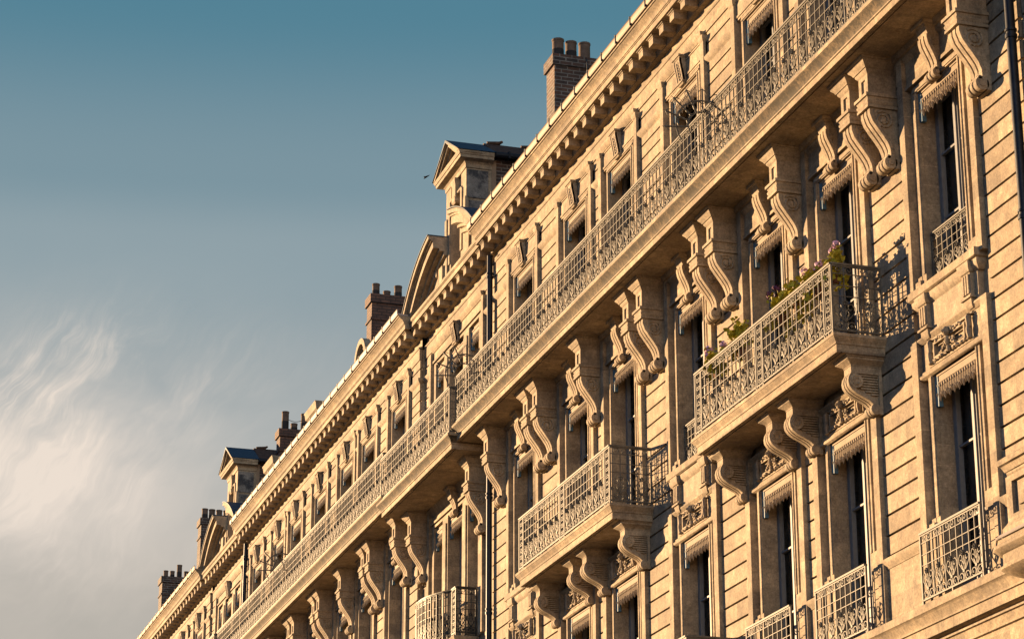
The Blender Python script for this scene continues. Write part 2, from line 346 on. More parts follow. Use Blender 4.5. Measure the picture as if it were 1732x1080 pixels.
# ------------------------------------------------------------------ carved stone pieces (local: x centre 0, wall y 0, z down from 0)
def scroll_console(w=.28, D=.41, zs=1.0, cap=True):
    b = MB(); h = w/2; k = D/.41
    if cap:
        b.stack(-h, h, -D, 0, [(0, .135), (-.035, .135), (-.035, .115), (-.07, .10), (-.105, .065), (-.135, .05), (-.135, .038), (-.165, .03), (-.2, .0)])
        b.box(-h, h, -D+.022, 0, -.5, -.2)
        for x0, x1, z0, z1 in ((-h, -h*.42, -.5, -.2), (h*.42, h, -.5, -.2), (-h*.42, h*.42, -.26, -.2), (-h*.42, h*.42, -.5, -.44)): b.box(x0, x1, -D, -D+.021, z0, z1)
        b.stack(-h, h, -D, 0, [(-.5, .055), (-.545, .055), (-.545, .035), (-.59, .018), (-.60, .034), (-.63, .03), (-.66, .008), (-.66, .030), (-.70, .030)])
    z0 = -.70 if cap else 0.0; q = zs
    S = [(.40, 0), (.40, -.08), (.365, -.18), (.295, -.28), (.22, -.38), (.16, -.47), (.128, -.55)]
    def P(off): return [(-(max(.03, d*k-off)), z0+z*q) for d, z in S]
    low = [(-.118*k, z0-.60*q), (-.118*k, z0-.69*q)]
    b.prism([(0, z0)] + P(.036) + [(-.118*k, z0-.56*q)] + low + [(0, z0-.69*q)], -h*.97, h*.97)
    for a, c in ((-h, -h*.46), (-h*.24, h*.24), (h*.46, h)):
        b.prism(P(0) + [(-.118*k-.002, z0-.60*q)] + list(reversed(P(.06))), a, c)
    b.cylx(-.15*k, z0-.675*q, .028*q, -h, h, 8)
    yc, zc, r = -.125*k, z0-.755*q, .092*q
    b.cylx(yc, zc, r*.84, -h*.985, h*.985, 14)
    for a, c in ((-h, -h*.46), (-h*.2, h*.2), (h*.46, h)): b.cylx(yc, zc, r, a, c, 14)
    b.cylx(yc, zc, r*.5, -h-.012, h+.012, 10)
    b.box(-h, h, -.06*k, 0, z0-.84*q, z0-.69*q)
    for sx in (-1, 1):                              # side volutes
        vy, vz, vr = -.205*k, z0-.16*q, .135*q*min(1, k*1.05)
        pts = [(sx*(h+.004), vy+y_, vz+z_) for y_, z_ in spiral(0, 0, vr, vr*.25, 2.3, -1.9, 22)]
        b.tube(pts, .017*q, 5); b.blob((sx*h, vy, vz), .02, .042*q, .042*q, 8, 5)
        b.tube([(sx*(h+.002), max(-.39*k, y_)+.03, z_-.02) for y_, z_ in P(.03)], .007, 4)
    return b
def sweep_bracket(w=.22):                           # bracket under the short balconies
    b = MB(); h = w/2
    b.stack(-h, h, -.44, 0, [(0, .11), (-.03, .11), (-.03, .095), (-.06, .085), (-.10, .02), (-.12, 0)])
    b.box(-h, h, -.44, 0, -.23, -.12); b.box(-h*1.06, h*1.06, -.446, 0, -.132, -.12)
    web = [(0, -.2), (-.43, -.2), (-.44, -.36), (-.36, -.45), (-.2, -.54), (-.09, -.62), (0, -.66)]
    b.prism(web, -h*.58, h*.58)
    for k in range(9):
        z = -.245 - k*.036; d = .40 if z > -.38 else .40-(-.38-z)*2.1
        if d > .08: b.box(-h*.84, h*.84, -d, -.05, z-.011, z+.009)
    b.box(-h, h, -.045, 0, -.7, -.2)
    outer = [(-.44, -.22), (-.475, -.28), (-.487, -.34), (-.478, -.40), (-.44, -.455), (-.37, -.505), (-.28, -.545), (-.19, -.59), (-.135, -.64), (-.115, -.69)]
    inner = [(y+.06 if i < 5 else y+.035, z+.02 if i > 3 else z) for i, (y, z) in enumerate(outer)]
    for a, c in ((-h, -h*.42), (-h*.2, h*.2), (h*.42, h)): b.prism(outer + list(reversed(inner)), a, c)
    in2 = [(y+.022, z+.012) for y, z in outer]
    b.prism(in2 + list(reversed(inner)), -h*.95, h*.95)
    b.cylx(-.375, -.335, .100, -h-.010, h+.010, 20)
    for sx in (-1, 1): b.tube([(sx*(h+.010), -.375+y_, -.335+z_) for y_, z_ in spiral(0, 0, .072, .03, 1.2, 1.3, 16)], .012, 5)
    b.cylx(-.10, -.70, .066, -h*.97, h*.97, 12)
    for a, c in ((-h, -h*.42), (-h*.2, h*.2), (h*.42, h)): b.cylx(-.10, -.70, .075, a, c, 12)
    b.cylx(-.10, -.70, .045, -h-.01, h+.01, 10); b.box(-h, h, -.05, 0, -.77, -.64)
    return b
def leaf_keystone():                                # carved keystone over the top-floor windows
    b = MB(); h = .135
    b.stack(-h, h, -.115, 0, [(0, .03), (-.03, .03), (-.03, .018), (-.055, .0)])
    S = [(-.112, -.055), (-.116, -.10), (-.102, -.18), (-.084, -.27), (-.068, -.36), (-.058, -.44)]
    b.prism([(0, -.055)] + S + [(0, -.44)], -h, h)
    for a, c in ((-h, -h*.74), (h*.74, h)): b.prism([(y-.010, z) for y, z in S] + [(y+.03, z) for y, z in reversed(S)], a, c)
    for k in range(6):
        z = -.12 - .052*k; y = -.114 + .17*max(0, -z-.1)
        for sx in (-1, 1): b.blob((sx*.042, y+.004, z), .034, .015, .032, 6, 4)
        b.blob((0, y+.002, z-.024), .018, .018, .024, 5, 4)
    b.stack(-h*.9, h*.9, -.062, 0, [(-.44, .014), (-.47, .014), (-.47, 0), (-.50, -.02)])
    return b
def neck_block():                                   # little corbel that ties a keystone to the balcony above
    b = MB(); h = .13
    b.stack(-h, h, -.20, 0, [(0, .05), (-.05, .05), (-.05, .02), (-.07, .01)])
    b.prism([(0, -.07), (-.20, -.07), (-.185, -.12), (-.165, -.17), (-.155, -.25), (0, -.25)], -h*.95, h*.95)
    return b
def modillion():
    b = MB()
    b.stack(-.10, .10, -.24, 0, [(0, .035), (-.022, .035), (-.022, .02), (-.045, .005), (-.045, 0)])
    b.box(-.098, .098, -.24, 0, -.168, -.045)
    return b
def relief_panel(hw=.60, H=.36):                    # carved panel over the first-row windows, z 0 = bottom
    b = MB(); rnd = random.Random(3)
    for x0, x1, z0, z1 in ((-hw, hw, 0, .03), (-hw, hw, H-.03, H)): b.box(x0, x1, -.03, .03, z0, z1)
    for s in (-1, 1):
        b.tube([(s*(hw-.07), -.045, .04), (s*(hw-.07), -.05, .11), (s*(hw-.07), -.05, .15), (s*(hw-.07), -.05, .19), (s*(hw-.07), -.05, .30), (s*(hw-.07), -.04, .33)], [.03, .042, .042, .03, .044, .026], 8)
        for z in (.03, .155, .17, .33): b.blob((s*(hw-.07), -.05, z), .055, .035, .016, 8, 4)
    fx = hw-.17
    for x0, x1, z0, z1 in ((-fx, fx, .055, .085), (-fx, fx, .245, .275), (-fx, -fx+.03, .085, .245), (fx-.03, fx, .085, .245)): b.box(x0, x1, -.06, .03, z0, z1)
    b.box(-fx+.09, fx-.09, -.03, .03, .115, .125); b.box(-fx+.09, fx-.09, -.03, .03, .21, .22)
    b.blob((0, -.09, .29), .062, .055, .062, 10, 7); b.blob((0, -.12, .29), .03, .04, .03, 8, 5)
    for k in range(9):
        a = math.pi*k/8; b.blob((.105*math.cos(a), -.06, .285+.05*math.sin(a)), .034, .03, .022, 6, 4)
    for s in (-1, 1):
        for k in range(6):
            b.blob((s*(.06+.055*k), -.055, .29+.018*math.sin(k*2.1)), .036, .03, .02, 6, 4)
            b.blob((s*(.03+.035*k), -.06, .20-.028*k+rnd.uniform(-.015, .015)), .032, .03, .022, 6, 4)
        b.tube([(s*(p[0]+.11), -.06, p[1]) for p in spiral(0, .15, .05, .015, .5, 1.3, 9)], .013, 5)
        for k in range(4): b.tube([(s*(.08+.1*k), -.05, .035), (s*(.13+.1*k), -.055, .05), (s*(.17+.1*k), -.04, .035)], [.014, .02, .006], 5)
    b.blob((0, -.075, .17), .04, .045, .07, 8, 5); b.blob((0, -.065, .07), .03, .035, .05, 7, 5)
    return b
def valance(hw, drop=.36, groups=6):                # hanging lambrequin, z 0 = window head
    b = MB(); rnd = random.Random(5)
    b.box(-hw, hw, .0, .03, -.13, .02); b.box(-hw, hw, -.012, .012, -.03, 0); b.box(-hw, hw, -.008, .012, -.12, -.108)
    n = groups*3; p = 2*hw/n
    for i in range(n):
        x = -hw + p*(i+.5); l = (drop if i % 2 else drop*.90)*rnd.uniform(.98, 1.02)
        b.box(x-p*.40, x-p*.28, .0, .02, -l*.74, -.10); b.box(x+p*.28, x+p*.40, .0, .02, -l*.74, -.10)
        b.tube([(x, .008, -.11), (x, .004, -l*.72), (x, .0, -l*.80), (x, .0, -l*.88), (x, .002, -l)], [p*.15, p*.15, p*.42, p*.30, p*.06], 6)
        b.box(x-p*.36, x+p*.36, .002, .018, -l*.50, -l*.45); b.blob((x, -.002, -.15), p*.34, .016, .028, 6, 4)
    b.box(-hw, hw, .0, .02, -.25*drop/.36-.02, -.25*drop/.36)
    return b
def casement(hw, H, split=True):                    # French window frame, z 0 = sill
    b = MB(); y0, y1 = .24, .31
    b.box(-hw, -hw+.07, y0, y1, 0, H); b.box(hw-.07, hw, y0, y1, 0, H); b.box(-hw+.07, hw-.07, y0, y1, H-.09, H); b.box(-hw+.07, hw-.07, y0, y1, 0, .32)
    for s in (-1, 1):
        a, c = (-hw+.07, -.02) if s < 0 else (.02, hw-.07)
        b.box(a, a+.045, y0-.012, y1-.015, .32, H-.09); b.box(c-.045, c, y0-.012, y1-.015, .32, H-.09)
        b.box(a+.045, c-.045, y0-.008, y1-.02, H-.15, H-.09)
        for z in (.36*H, .68*H): b.box(a+.045, c-.045, y0+.004, y1-.02, z-.014, z+.014)
    b.box(-.028, .028, y0-.03, y1-.01, .0, H-.09)
    return b
def curtain(hw, H, a, c):                           # pleated net curtain hung behind the glass
    b = MB(); n = 26; rnd = random.Random(int(hw*100)); x0, x1 = -hw+.08+(2*hw-.16)*a, -hw+.08+(2*hw-.16)*c
    xs = [x0+(x1-x0)*i/n for i in range(n+1)]; ys = [.37+.018*math.sin(i*1.9)+rnd.uniform(-.004, .004) for i in range(n+1)]
    b.add([(x, y, z) for x, y in zip(xs, ys) for z in (.05, H-.04)], [(2*i, 2*i+2, 2*i+3, 2*i+1) for i in range(n)])
    return b
def pane(hw, H):
    b = MB(); b.add([(-hw+.05, .295, .3), (hw-.05, .295, .3), (hw-.05, .295, H-.07), (-hw+.05, .295, H-.07)], [(0, 1, 2, 3)]); return b

M = {}
M['console'] = scroll_console().mesh('console', 'carved_stone')
M['key2'] = scroll_console(.26, .185, .70, False).mesh('keystone', 'carved_stone')
M['neck'] = neck_block().mesh('keystone_corbel', 'carved_stone')
M['bracket'] = sweep_bracket().mesh('balcony_bracket', 'carved_stone')
M['key3'] = leaf_keystone().mesh('keystone', 'carved_stone')
M['modillion'] = modillion().mesh('modillion', 'carved_stone')
M['relief'] = relief_panel().mesh('carved_panel', 'carved_stone')

# ------------------------------------------------------------------ facade levels (from the eye)
G0 = -EYE
S1, H1 = 6.93, 9.87            # first row: sill, head
F2, H2 = 10.80, 13.77          # second row
SB = 14.48                     # long balcony soffit
F3, H3 = 14.80, 17.50          # top row
HW = .585
CUR = random.Random(21)
def courses(b, x0, x1, z0, z1, zj, dz, y=0.0, gap=.016):
    if x1-x0 < .04: return
    k = math.floor((z0-zj)/dz); z = zj + k*dz
    while z < z1:
        a, c = max(z0, z+gap), min(z1, z+dz-gap)
        if c-a > .01: b.box(x0, x1, y, y+.055, a, c)
        z += dz
def window(h, xc, sill, head, hw, y=0, val=True, vdrop=.36, groups=6):
    key = ('w', round(hw, 3), round(head-sill, 3))
    if key not in M: M[key] = casement(hw, head-sill).mesh('window_frame', 'casement_paint'); M[key+('g',)] = pane(hw, head-sill).mesh('window_pane', 'window_glass')
    w = h.part('window', M[key], (xc, y, sill)); put('pane', M[key+('g',)], w)
    pick = CUR.random(); ck = None
    if pick < .20: ck = (.50, 1.0)
    elif pick < .86: ck = (.0, 1.0)
    if ck:
        kk = ('c', round(hw, 3), round(head-sill, 3), ck)
        if kk not in M: M[kk] = curtain(hw, head-sill, *ck).mesh('curtain', 'curtain')
        put('curtain', M[kk], w)
    if val:
        vk = ('v', round(hw, 3), vdrop, groups)
        if vk not in M:
            M[vk] = valance(hw-.01, vdrop, groups).mesh('valance', 'valance_paint')
            pl = MB(); pl.box(-hw+.002, -hw+.07, -.012, .05, -.42, -.005); pl.box(-hw+.012, -hw+.03, -.022, -.012, -.40, -.01); M[vk+('p',)] = pl.mesh('valance_side', 'blue_paint')
        put('valance', M[vk], w, (0, .03, head-sill)); put('valance_side', M[vk+('p',)], w, (0, .032, head-sill))
    return w
def surround(b, xc, hw, z0, z1, ztop, stop, y=0, ow=.46, wide=True):
    for s in (-1, 1):
        def bx(a, c, y0, y1, q0, q1): b.box(*(sorted((xc+s*a, xc+s*c))), y+y0, y+y1, q0, q1)
        bx(hw, hw+.115, -.015, .05, z0, z1); bx(hw+.02, hw+.05, -.028, -.014, z0+stop, z1)
        bx(hw+.29, hw+ow, -.065, .06, z0, ztop)
        bx(hw+.115, hw+.29, -.045, .06, z0, z0+stop-.06); bx(hw+.115, hw+.29, -.02, .06, z0+stop-.06, z0+stop)
    b.box(xc-hw-.115, xc+hw+.115, y-.015, y+.05, z1, z1+.10); b.box(xc-hw-.10, xc+hw+.10, y-.028, y-.014, z1+.02, z1+.05)

def build_section(h, x0, x1, bays, y, L1=True, L2=True, L3=True, spring=True, balc_pairs=(), singles=(), wins3=None):
    """the wall of one stretch: courses, surrounds, windows.  bays: window centres (right to left)"""
    hw = HW
    wall = MB(); sur = MB()
    rows = [(F3, H3)]
    if L2: rows.append((F2, H2))
    if L1: rows.append((S1, H1))
    edges = [x0] + sorted(bays) + [x1]
    xs = sorted(bays)
    # solid backing round the openings
    def backing(za, zb, openings):
        cur = x0
        for xo in xs:
            wall.box(cur, xo-hw, y+.05, y+.42, za, zb); cur = xo+hw
        wall.box(cur, x1, y+.05, y+.42, za, zb)
        for xo in xs:
            o = openings(xo)
            if o is None: wall.box(xo-hw, xo+hw, y+.05, y+.42, za, zb)
            else:
                if o[0] > za: wall.box(xo-hw, xo+hw, y+.05, y+.42, za, o[0])
                if o[1] < zb: wall.box(xo-hw, xo+hw, y+.05, y+.42, o[1], zb)
    backing(G0, 6.83, lambda x: None)
    backing(6.83, 10.55, (lambda x: (S1, H1)) if L1 else (lambda x: None))
    backing(10.55, 14.6, (lambda x: ((11.0 if x in singles else F2), H2)) if L2 else (lambda x: None))
    backing(14.6, 19.0, lambda x: (F3, H3))
    piers = []; cur = x0
    for xo in xs: piers.append((cur, xo-hw-.46)); cur = xo+hw+.46
    piers.append((cur, x1))
    for a, c in piers:
        if L1: courses(wall, a, c, 7.85, 10.60, 9.78, .27, y)
        else: courses(wall, a, c, 7.0, 10.60, 9.78, .27, y)
        courses(wall, a, c, 10.60, 14.40, 9.78, .27, y)
        courses(wall, a, c, 14.78, 17.47, 16.83, .235, y); courses(wall, a, c, 17.60, 18.03, 17.60, .22, y)
        # string course between the top-floor windows
        wall.stack(a, c, y, y+.05, [(17.46, .0), (17.485, .02), (17.53, .055), (17.57, .06), (17.585, .06), (17.60, .03)])
        if L1:
            wall.box(a, c, y-.012, y+.06, 6.9, 7.72); wall.stack(a, c, y, y+.05, [(7.72, .02), (7.75, .03), (7.79, .06), (7.83, .07), (7.85, .07), (7.86, .02)])
    wall.box(x0, x1, y-.02, y+.06, 18.03, 18.30)
    for xo in bays:
        # top floor
        surround(sur, xo, hw, F3, H3, 17.95, .30, y, .44)
        sur.box(xo-hw-.44, xo+hw+.44, y-.02, y+.06, 17.60, 18.0)
        for za, zb in ((17.64, 17.68), (17.93, 17.95)): sur.box(xo-hw-.28, xo+hw+.28, y-.034, y-.018, za, zb)
        sur.stack(xo-hw-.30, xo+hw+.30, y-.02, y+.05, [(17.98, .01), (18.0, .02), (18.04, .06), (18.07, .07), (18.09, .07), (18.10, .02)])
        for s in (-1, 1): sur.stack(xo+s*(hw+.37)-.07, xo+s*(hw+.37)+.07, y-.065, y+.05, [(17.88, 0), (17.90, .018), (17.95, .03), (17.98, .03)])
        h.part('keystone', M['key3'], (xo, y-.02, 18.03))
        if L2:
            sill = 11.0 if xo in singles else F2
            surround(sur, xo, hw, sill, H2, 14.40, .25, y, .44)
            sur.box(xo-hw-.29, xo+hw+.29, y-.03, y+.06, 13.92, 13.97); sur.box(xo-hw-.29, xo+hw+.29, y-.004, y+.06, 13.97, 14.40)
            h.part('keystone', M['key2'], (xo, y, 14.29)); h.part('keystone_corbel', M['neck'], (xo, y, SB-.002))
        if L1:
            surround(sur, xo, hw, S1, H1, 10.42, 1.12, y, .46)
            sur.stack(xo-hw-.28, xo+hw+.28, y, y+.05, [(H1+.0, .02), (H1+.02, .05), (H1+.055, .055), (H1+.07, .03), (H1+.10, .03)])
            sur.box(xo-hw-.28, xo+hw+.28, y-.002, y+.06, 9.95, 10.36)
            sur.stack(xo-hw-.28, xo+hw+.28, y, y+.05, [(10.345, .01), (10.36, .03), (10.40, .06), (10.42, .06)])
            h.part('carved_panel', M['relief'], (xo, y-.004, 9.975))
    # moulding where the wall meets the long balcony
    if L2: wall.stack(x0+.001, x1-.001, y, y+.05, [(14.30, .0), (14.325, .02), (14.36, .05), (14.40, .055), (14.41, .09), (14.48, .12)])
    h.part('wall', wall.mesh('wall', 'sandstone'))
    h.part('window_surrounds', sur.mesh('window_surrounds', 'sandstone'))
    for xo in bays:
        window(h, xo, F3, H3, hw, y)
        if L2: window(h, xo, 11.0 if xo in singles else F2, H2, hw, y)
        if L1: window(h, xo, S1, H1, hw, y)

def cornice(h, x0, x1, y, gutter=True, n=None, clips=.75, pale=False):
    p = [(.4, 18.28), (0, 18.28), (-.035, 18.30), (-.045, 18.33), (.044, 18.36), (.044, 18.555), (-.05, 18.56), (-.06, 18.575), (-.06, 18.74), (-.37, 18.74), (-.37, 18.845), (-.385, 18.85), (-.385, 18.865), (-.40, 18.87)]
    if gutter: p += [(-.405, 18.90), (-.43, 18.95), (-.48, 18.985), (-.50, 19.01), (-.52, 19.015), (-.52, 19.045), (.4, 19.05)]
    else: p += [(-.41, 18.90), (-.41, 18.93), (.4, 18.96)]
    b = MB(); b.prism([(y+a, z) for a, z in p], x0, x1); h.part('cornice', b.mesh('cornice', 'sandstone'))
    n = n or max(2, round((x1-x0)/.5)); st = (x1-x0)/n
    for k in range(n): h.part('modillion', M['modillion'], (x0+st*(k+.5), y-.06, 18.739))
    if gutter:
        g = MB(); g.prism([(y+a, z) for a, z in [(-.47, 19.052), (-.545, 19.06), (-.565, 19.09), (-.565, 19.175), (-.575, 19.185), (-.56, 19.195), (-.54, 19.19), (-.54, 19.10), (-.30, 19.08), (-.30, 19.052)]], x0, x1)
        x = x0+.3
        gm = g.mesh('gutter', 'pale_zinc' if pale else 'zinc'); go = h.part('gutter', gm)
        if 'clip' not in M:
            c = MB(); c.box(-.012, .012, -.578, -.50, 19.055, 19.20); c.box(-.016, .016, -.582, -.56, 19.17, 19.215); M['clip'] = c.mesh('gutter_clip', 'pipe_metal')
        while x < x1: put('gutter_clip', M['clip'], go, (x, y, 0)); x += clips
def long_balcony(h, x0, x1, y, yf, zb, panels_end=True):
    b = MB(); dz = zb-SB
    b.stack(x0, x1, yf, .3, [(14.492+dz, 0), (14.58+dz, 0), (14.582+dz, .015), (14.605+dz, .018), (14.607+dz, .004)])
    b.box(x0, x1, yf, yf+.075, 14.48+dz, 14.4915+dz); b.box(x0, x1, yf+.095, .0, 14.48+dz, 14.4915+dz)
    b.stack(x0, x1, yf, .3, [(14.735+dz, .10), (14.745+dz, .105), (14.785+dz, .105), (14.79+dz, .095)])
    o = h.part('balcony', b.mesh('balcony', 'sandstone'))
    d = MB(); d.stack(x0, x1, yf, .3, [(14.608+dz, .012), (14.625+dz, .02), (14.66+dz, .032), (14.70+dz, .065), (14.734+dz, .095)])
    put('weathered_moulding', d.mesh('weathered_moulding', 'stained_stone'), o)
    r = MB(); rail_run(r, [(x0+.04, .1), (x0+.04, yf-.03), (x1-.04, yf-.03), (x1-.04, .1)], 14.79+dz)
    put('railing', r.mesh('railing', 'railing_iron', False), o)
    return o
def short_balcony(h, xa, xb, y=0):
    b = MB(); yf = y-.70
    b.stack(xa, xb, yf, y, [(10.562, 0), (10.66, 0), (10.665, .012), (10.685, .014), (10.70, .022), (10.73, .05), (10.755, .065), (10.756, .07), (10.80, .07)])
    b.box(xa, xb, yf, yf+.06, 10.55, 10.5615); b.box(xa, xb, yf+.08, y-.001, 10.55, 10.5615)
    o = h.part('balcony', b.mesh('balcony', 'sandstone'))
    r = MB(); yr = yf-.02; xm = (xa+xb)/2; pw = .26
    pts = [(xa+.03, y), (xa+.03, yr), (xa+.03+pw, yr), (xm-pw/2, yr), (xm+pw/2, yr), (xb-.03-pw, yr), (xb-.03, yr), (xb-.03, y)]
    rail_run(r, pts, 10.80, {1, 3, 5})
    put('railing', r.mesh('railing', 'railing_iron', False), o)
    return o
def downpipe(h, x, y, z0, z1, r=.06):
    b = MB(); b.cylz(x, y, r, r, z0, z1, 12); z = z0+.8
    while z < z1: b.cylz(x, y, r*1.25, r*1.25, z, z+.05, 12); b.cylz(x, y, r*1.25, r*1.25, z+.09, z+.12, 12); z += 2.35
    return h.part('downpipe', b.mesh('downpipe', 'pipe_metal'))
def spike_fan(o_parent, h, x, y, z):
    b = MB(); pt = lambda rr, a: (x, y-rr*math.cos(a), z+rr*math.sin(a))
    for rr, t in ((.44, .013), (.24, .010)): b.tube([pt(rr, R(-35+250*i/20)) for i in range(21)], t, 5)
    for k in range(9):
        a = R(-6+24*k); b.tube([pt(.24, a), pt(.60, a), pt(.68, a)], [.012, .015, .002], 5)
        for s_ in (-.13, .13): b.tube([pt(.64, a), pt(.60, a+s_*.6), pt(.54, a+s_)], [.009, .008, .002], 4)
        c = a+R(12); q = pt(.34, c)
        b.tube([(x, q[1]+.085*math.cos(t*.628), q[2]+.085*math.sin(t*.628)) for t in range(11)], .009, 4)
    b.box(x-.015, x+.015, y-.015, y+.015, z-.7, z+.24)
    return h.part('spike_guard', b.mesh('spike_guard', 'railing_iron'))
def chimney(h, x0, x1, y0, y1, z0, z1, brick, pots, band=True):
    b = MB(); b.box(x0, x1, y0, y1, z0, z1-.24); b.box(x0-.05, x1+.05, y0-.05, y1+.05, z1-.24, z1)
    if band: b.box(x0-.035, x1+.035, y0-.035, y1+.035, z1-.72, z1-.66)
    c = h.part('chimney', b.mesh('chimney', brick))
    for yy, r, H, tilt, mm in pots:
        p = MB(); n = 14; X = (x0+x1)/2
        ring = lambda rr, z: [(X+rr*math.cos(2*math.pi*k/n)+tilt*z, yy+rr*math.sin(2*math.pi*k/n), z1+z) for k in range(n)]
        p.loft([ring(r*1.04, -.02), ring(r, .0), ring(r*.98, H-.05), ring(r*1.06, H-.04), ring(r*1.06, H), ring(r*.86, H), ring(r*.84, H-.25)])
        po = put('chimney_pot', p.mesh('chimney_pot', mm), c)
        if mm == 'clay':
            s = MB(); s.loft([ring(r*1.012, .0), ring(r*1.012, H*.5)]); put('soot_coat', s.mesh('soot_coat', 'soot'), po) if random.random() < .6 else None
    return c

# ------------------------------------------------------------------ ground
def plane(name, x0, x1, y0, y1, z, m):
    b = MB(); b.add([(x0, y0, z), (x1, y0, z), (x1, y1, z), (x0, y1, z)], [(0, 1, 2, 3)])
    o = put(name, b.mesh(name, m, False)); o['kind'] = 'structure'; return o
plane('ground', -900, 700, -900, 700, -.012, 'asphalt')
pv = MB(); pv.box(-140, 30, -3.2, .6, -.01, .12); o = put('pavement', pv.mesh('pavement', 'render_grey')); o['kind'] = 'structure'

# ------------------------------------------------------------------ shared house parts
def roof(h, x0, x1, y):
    b = MB(); b.prism([(y+.25, 18.9), (y+.25, 19.0), (y+5.2, 22.9), (y+10.2, 19.0), (y+10.2, 18.9)], x0, x1)
    h.part('roof', b.mesh('roof', 'slate'))
    q = MB(); q.box(x0+.02, x1-.02, y+1.5, y+10, G0, 18.85)
    for z in (6.5, 10.5, 14.45, 18.6): q.box(x0+.02, x1-.02, y+.425, y+1.5, z, z+.1)
    for k in range(int((x1-x0)/3)+1): x = x0+.05+(x1-x0-.2)*k/int((x1-x0)/3); q.box(x, x+.1, y+.425, y+1.5, G0, 18.6)
    h.part('rooms', q.mesh('rooms', 'room_dark'))
def consoles(h, xs, y, zb=SB):
    for x in xs: h.part('console', M['console'], (x, y, zb-.001))
def brackets(h, xs, y=0):
    for x in xs: h.part('balcony_bracket', M['bracket'], (x, y, 10.561))
def guard_rail(h, xc, hw, y, z, H=1.0, name='window_railing'):
    r = MB(); rail_run(r, [(xc-hw, y), (xc+hw, y)], z, w=.316)
    if H != 1.0:
        r.v = [(a, b_, z+(c-z)*H) for a, b_, c in r.v]
    return h.part(name, r.mesh('window_railing', 'railing_iron', False))
def pediment_dormer(h, xc, y, zfoot=18.9, w=1.6, zc=21.56):
    """stone dormer with a triangular pediment, a brick body and tiled roof behind it"""
    hw = w/2; b = MB()
    ow = .40
    for s in (-1, 1):
        x0, x1 = sorted((xc+s*ow, xc+s*hw)); b.box(x0, x1, y, y+.58, zfoot, zc)
        x0, x1 = sorted((xc+s*(ow+.02), xc+s*(ow+.14))); b.box(x0, x1, y-.03, y, 19.6, zc-.5)
        x0, x1 = sorted((xc+s*(hw-.13), xc+s*(hw+.02))); b.box(x0, x1, y-.03, y+.05, 19.4, 20.75)
    b.box(xc-ow, xc+ow, y+.04, y+.58, zc-.48, zc); b.box(xc-ow, xc+ow, y+.45, y+.58, zfoot, 19.9)
    b.stack(xc-ow-.05, xc+ow+.05, y, y+.05, [(zc-.52, .0), (zc-.50, .03), (zc-.46, .03), (zc-.44, .015)])
    b.stack(xc-.10, xc+.10, y-.03, y+.05, [(zc-.56, .0), (zc-.53, .03), (zc-.28, .03), (zc-.2, .05), (zc-.12, .05)])
    b.stack(xc-.10, xc+.10, y-.05, y+.05, [(zc-.70, -.01), (zc-.66, .02), (zc-.56, .02)])
    b.stack(xc-hw, xc+hw, y, y+.58, [(zc-.14, .0), (zc-.13, .02), (zc-.04, .025), (zc, .06), (zc+.03, .19), (zc+.10, .20), (zc+.10, .215), (zc+.13, .22), (zc+.16, .24), (zc+.18, .24)])
    zt = zc+.18; hx = hw+.24; rise = .62
    for s in (-1, 1):                               # raking mouldings of the pediment
        for d0, d1, yo in ((0, .07, -.25), (.07, .14, -.20), (.14, .20, -.12)):
            b.prism_y([(xc+s*hx, zt-d0*.3+.0), (xc, zt+rise-d0), (xc, zt+rise-d1), (xc+s*(hx-d1*1.9), zt-.001)], y+yo, y+.3)
    b.prism_y([(xc-hx+.3, zt), (xc, zt+rise-.15), (xc+hx-.3, zt)], y-.02, y+.28)
    d = h.part('dormer', b.mesh('dormer', 'carved_stone'))
    s_ = MB(); s_.box(xc+hw+.001, xc+hw+.012, y+.02, y+.57, zfoot, 20.66); s_.box(xc+hw+.001, xc+hw+.02, y+.02, y+.5, 20.72, zc-.18)
    put('dormer_cheek', s_.mesh('dormer_cheek', 'render_grey'), d)
    f = MB(); f.prism_y([(xc-hx-.02, zt+.01), (xc, zt+rise+.01), (xc+hx+.02, zt+.01), (xc, zt+rise-.06)], y-.27, y+.62)
    put('dormer_roof', f.mesh('dormer_roof', 'slate'), d)
    z_ = MB(); z_.box(xc-hw, xc+hw+.015, y+.58, y+.68, zfoot, zc+.1); put('dormer_flashing', z_.mesh('dormer_flashing', 'zinc'), d)
    k = MB(); k.box(xc-hw+.05, xc+hw-.02, y+.68, y+4.0, zfoot, zc+.16); put('brick_body', k.mesh('brick_body', 'red_brick' if False else 'dark_brick'), d)
    t = MB(); t.prism_y([(xc-hw-.15, zc+.22), (xc, zc+.85), (xc+hw+.15, zc+.22), (xc, zc+.12)], y+.62, y+4.4)
    for i in range(5): t.tube([(xc+.02, y+.7+i*.8, zc+.86), (xc+.02, y+1.0+i*.8, zc+.885), (xc+.02, y+1.06+i*.8, zc+.93)], [.035, .045, .03], 7)
    put('tiled_roof', t.mesh('tiled_roof', 'roof_tile'), d)
    q = MB(); q.tube([(xc+hw+.17, y+.6, zc+.18), (xc+hw+.17, y+4.3, zc+.18)], .065, 8)
    for i in range(4): q.box(xc+hw+.09, xc+hw+.25, y+.9+i*.9, y+.94+i*.9, zc+.10, zc+.26)
    put('dormer_gutter', q.mesh('dormer_gutter', 'pipe_metal'), d)
    w_ = MB(); w_.box(xc-ow, xc+ow, y+.42, y+.45, zfoot+.9, zc-.48); put('window', w_.mesh('window', 'window_glass'), d)
    return d
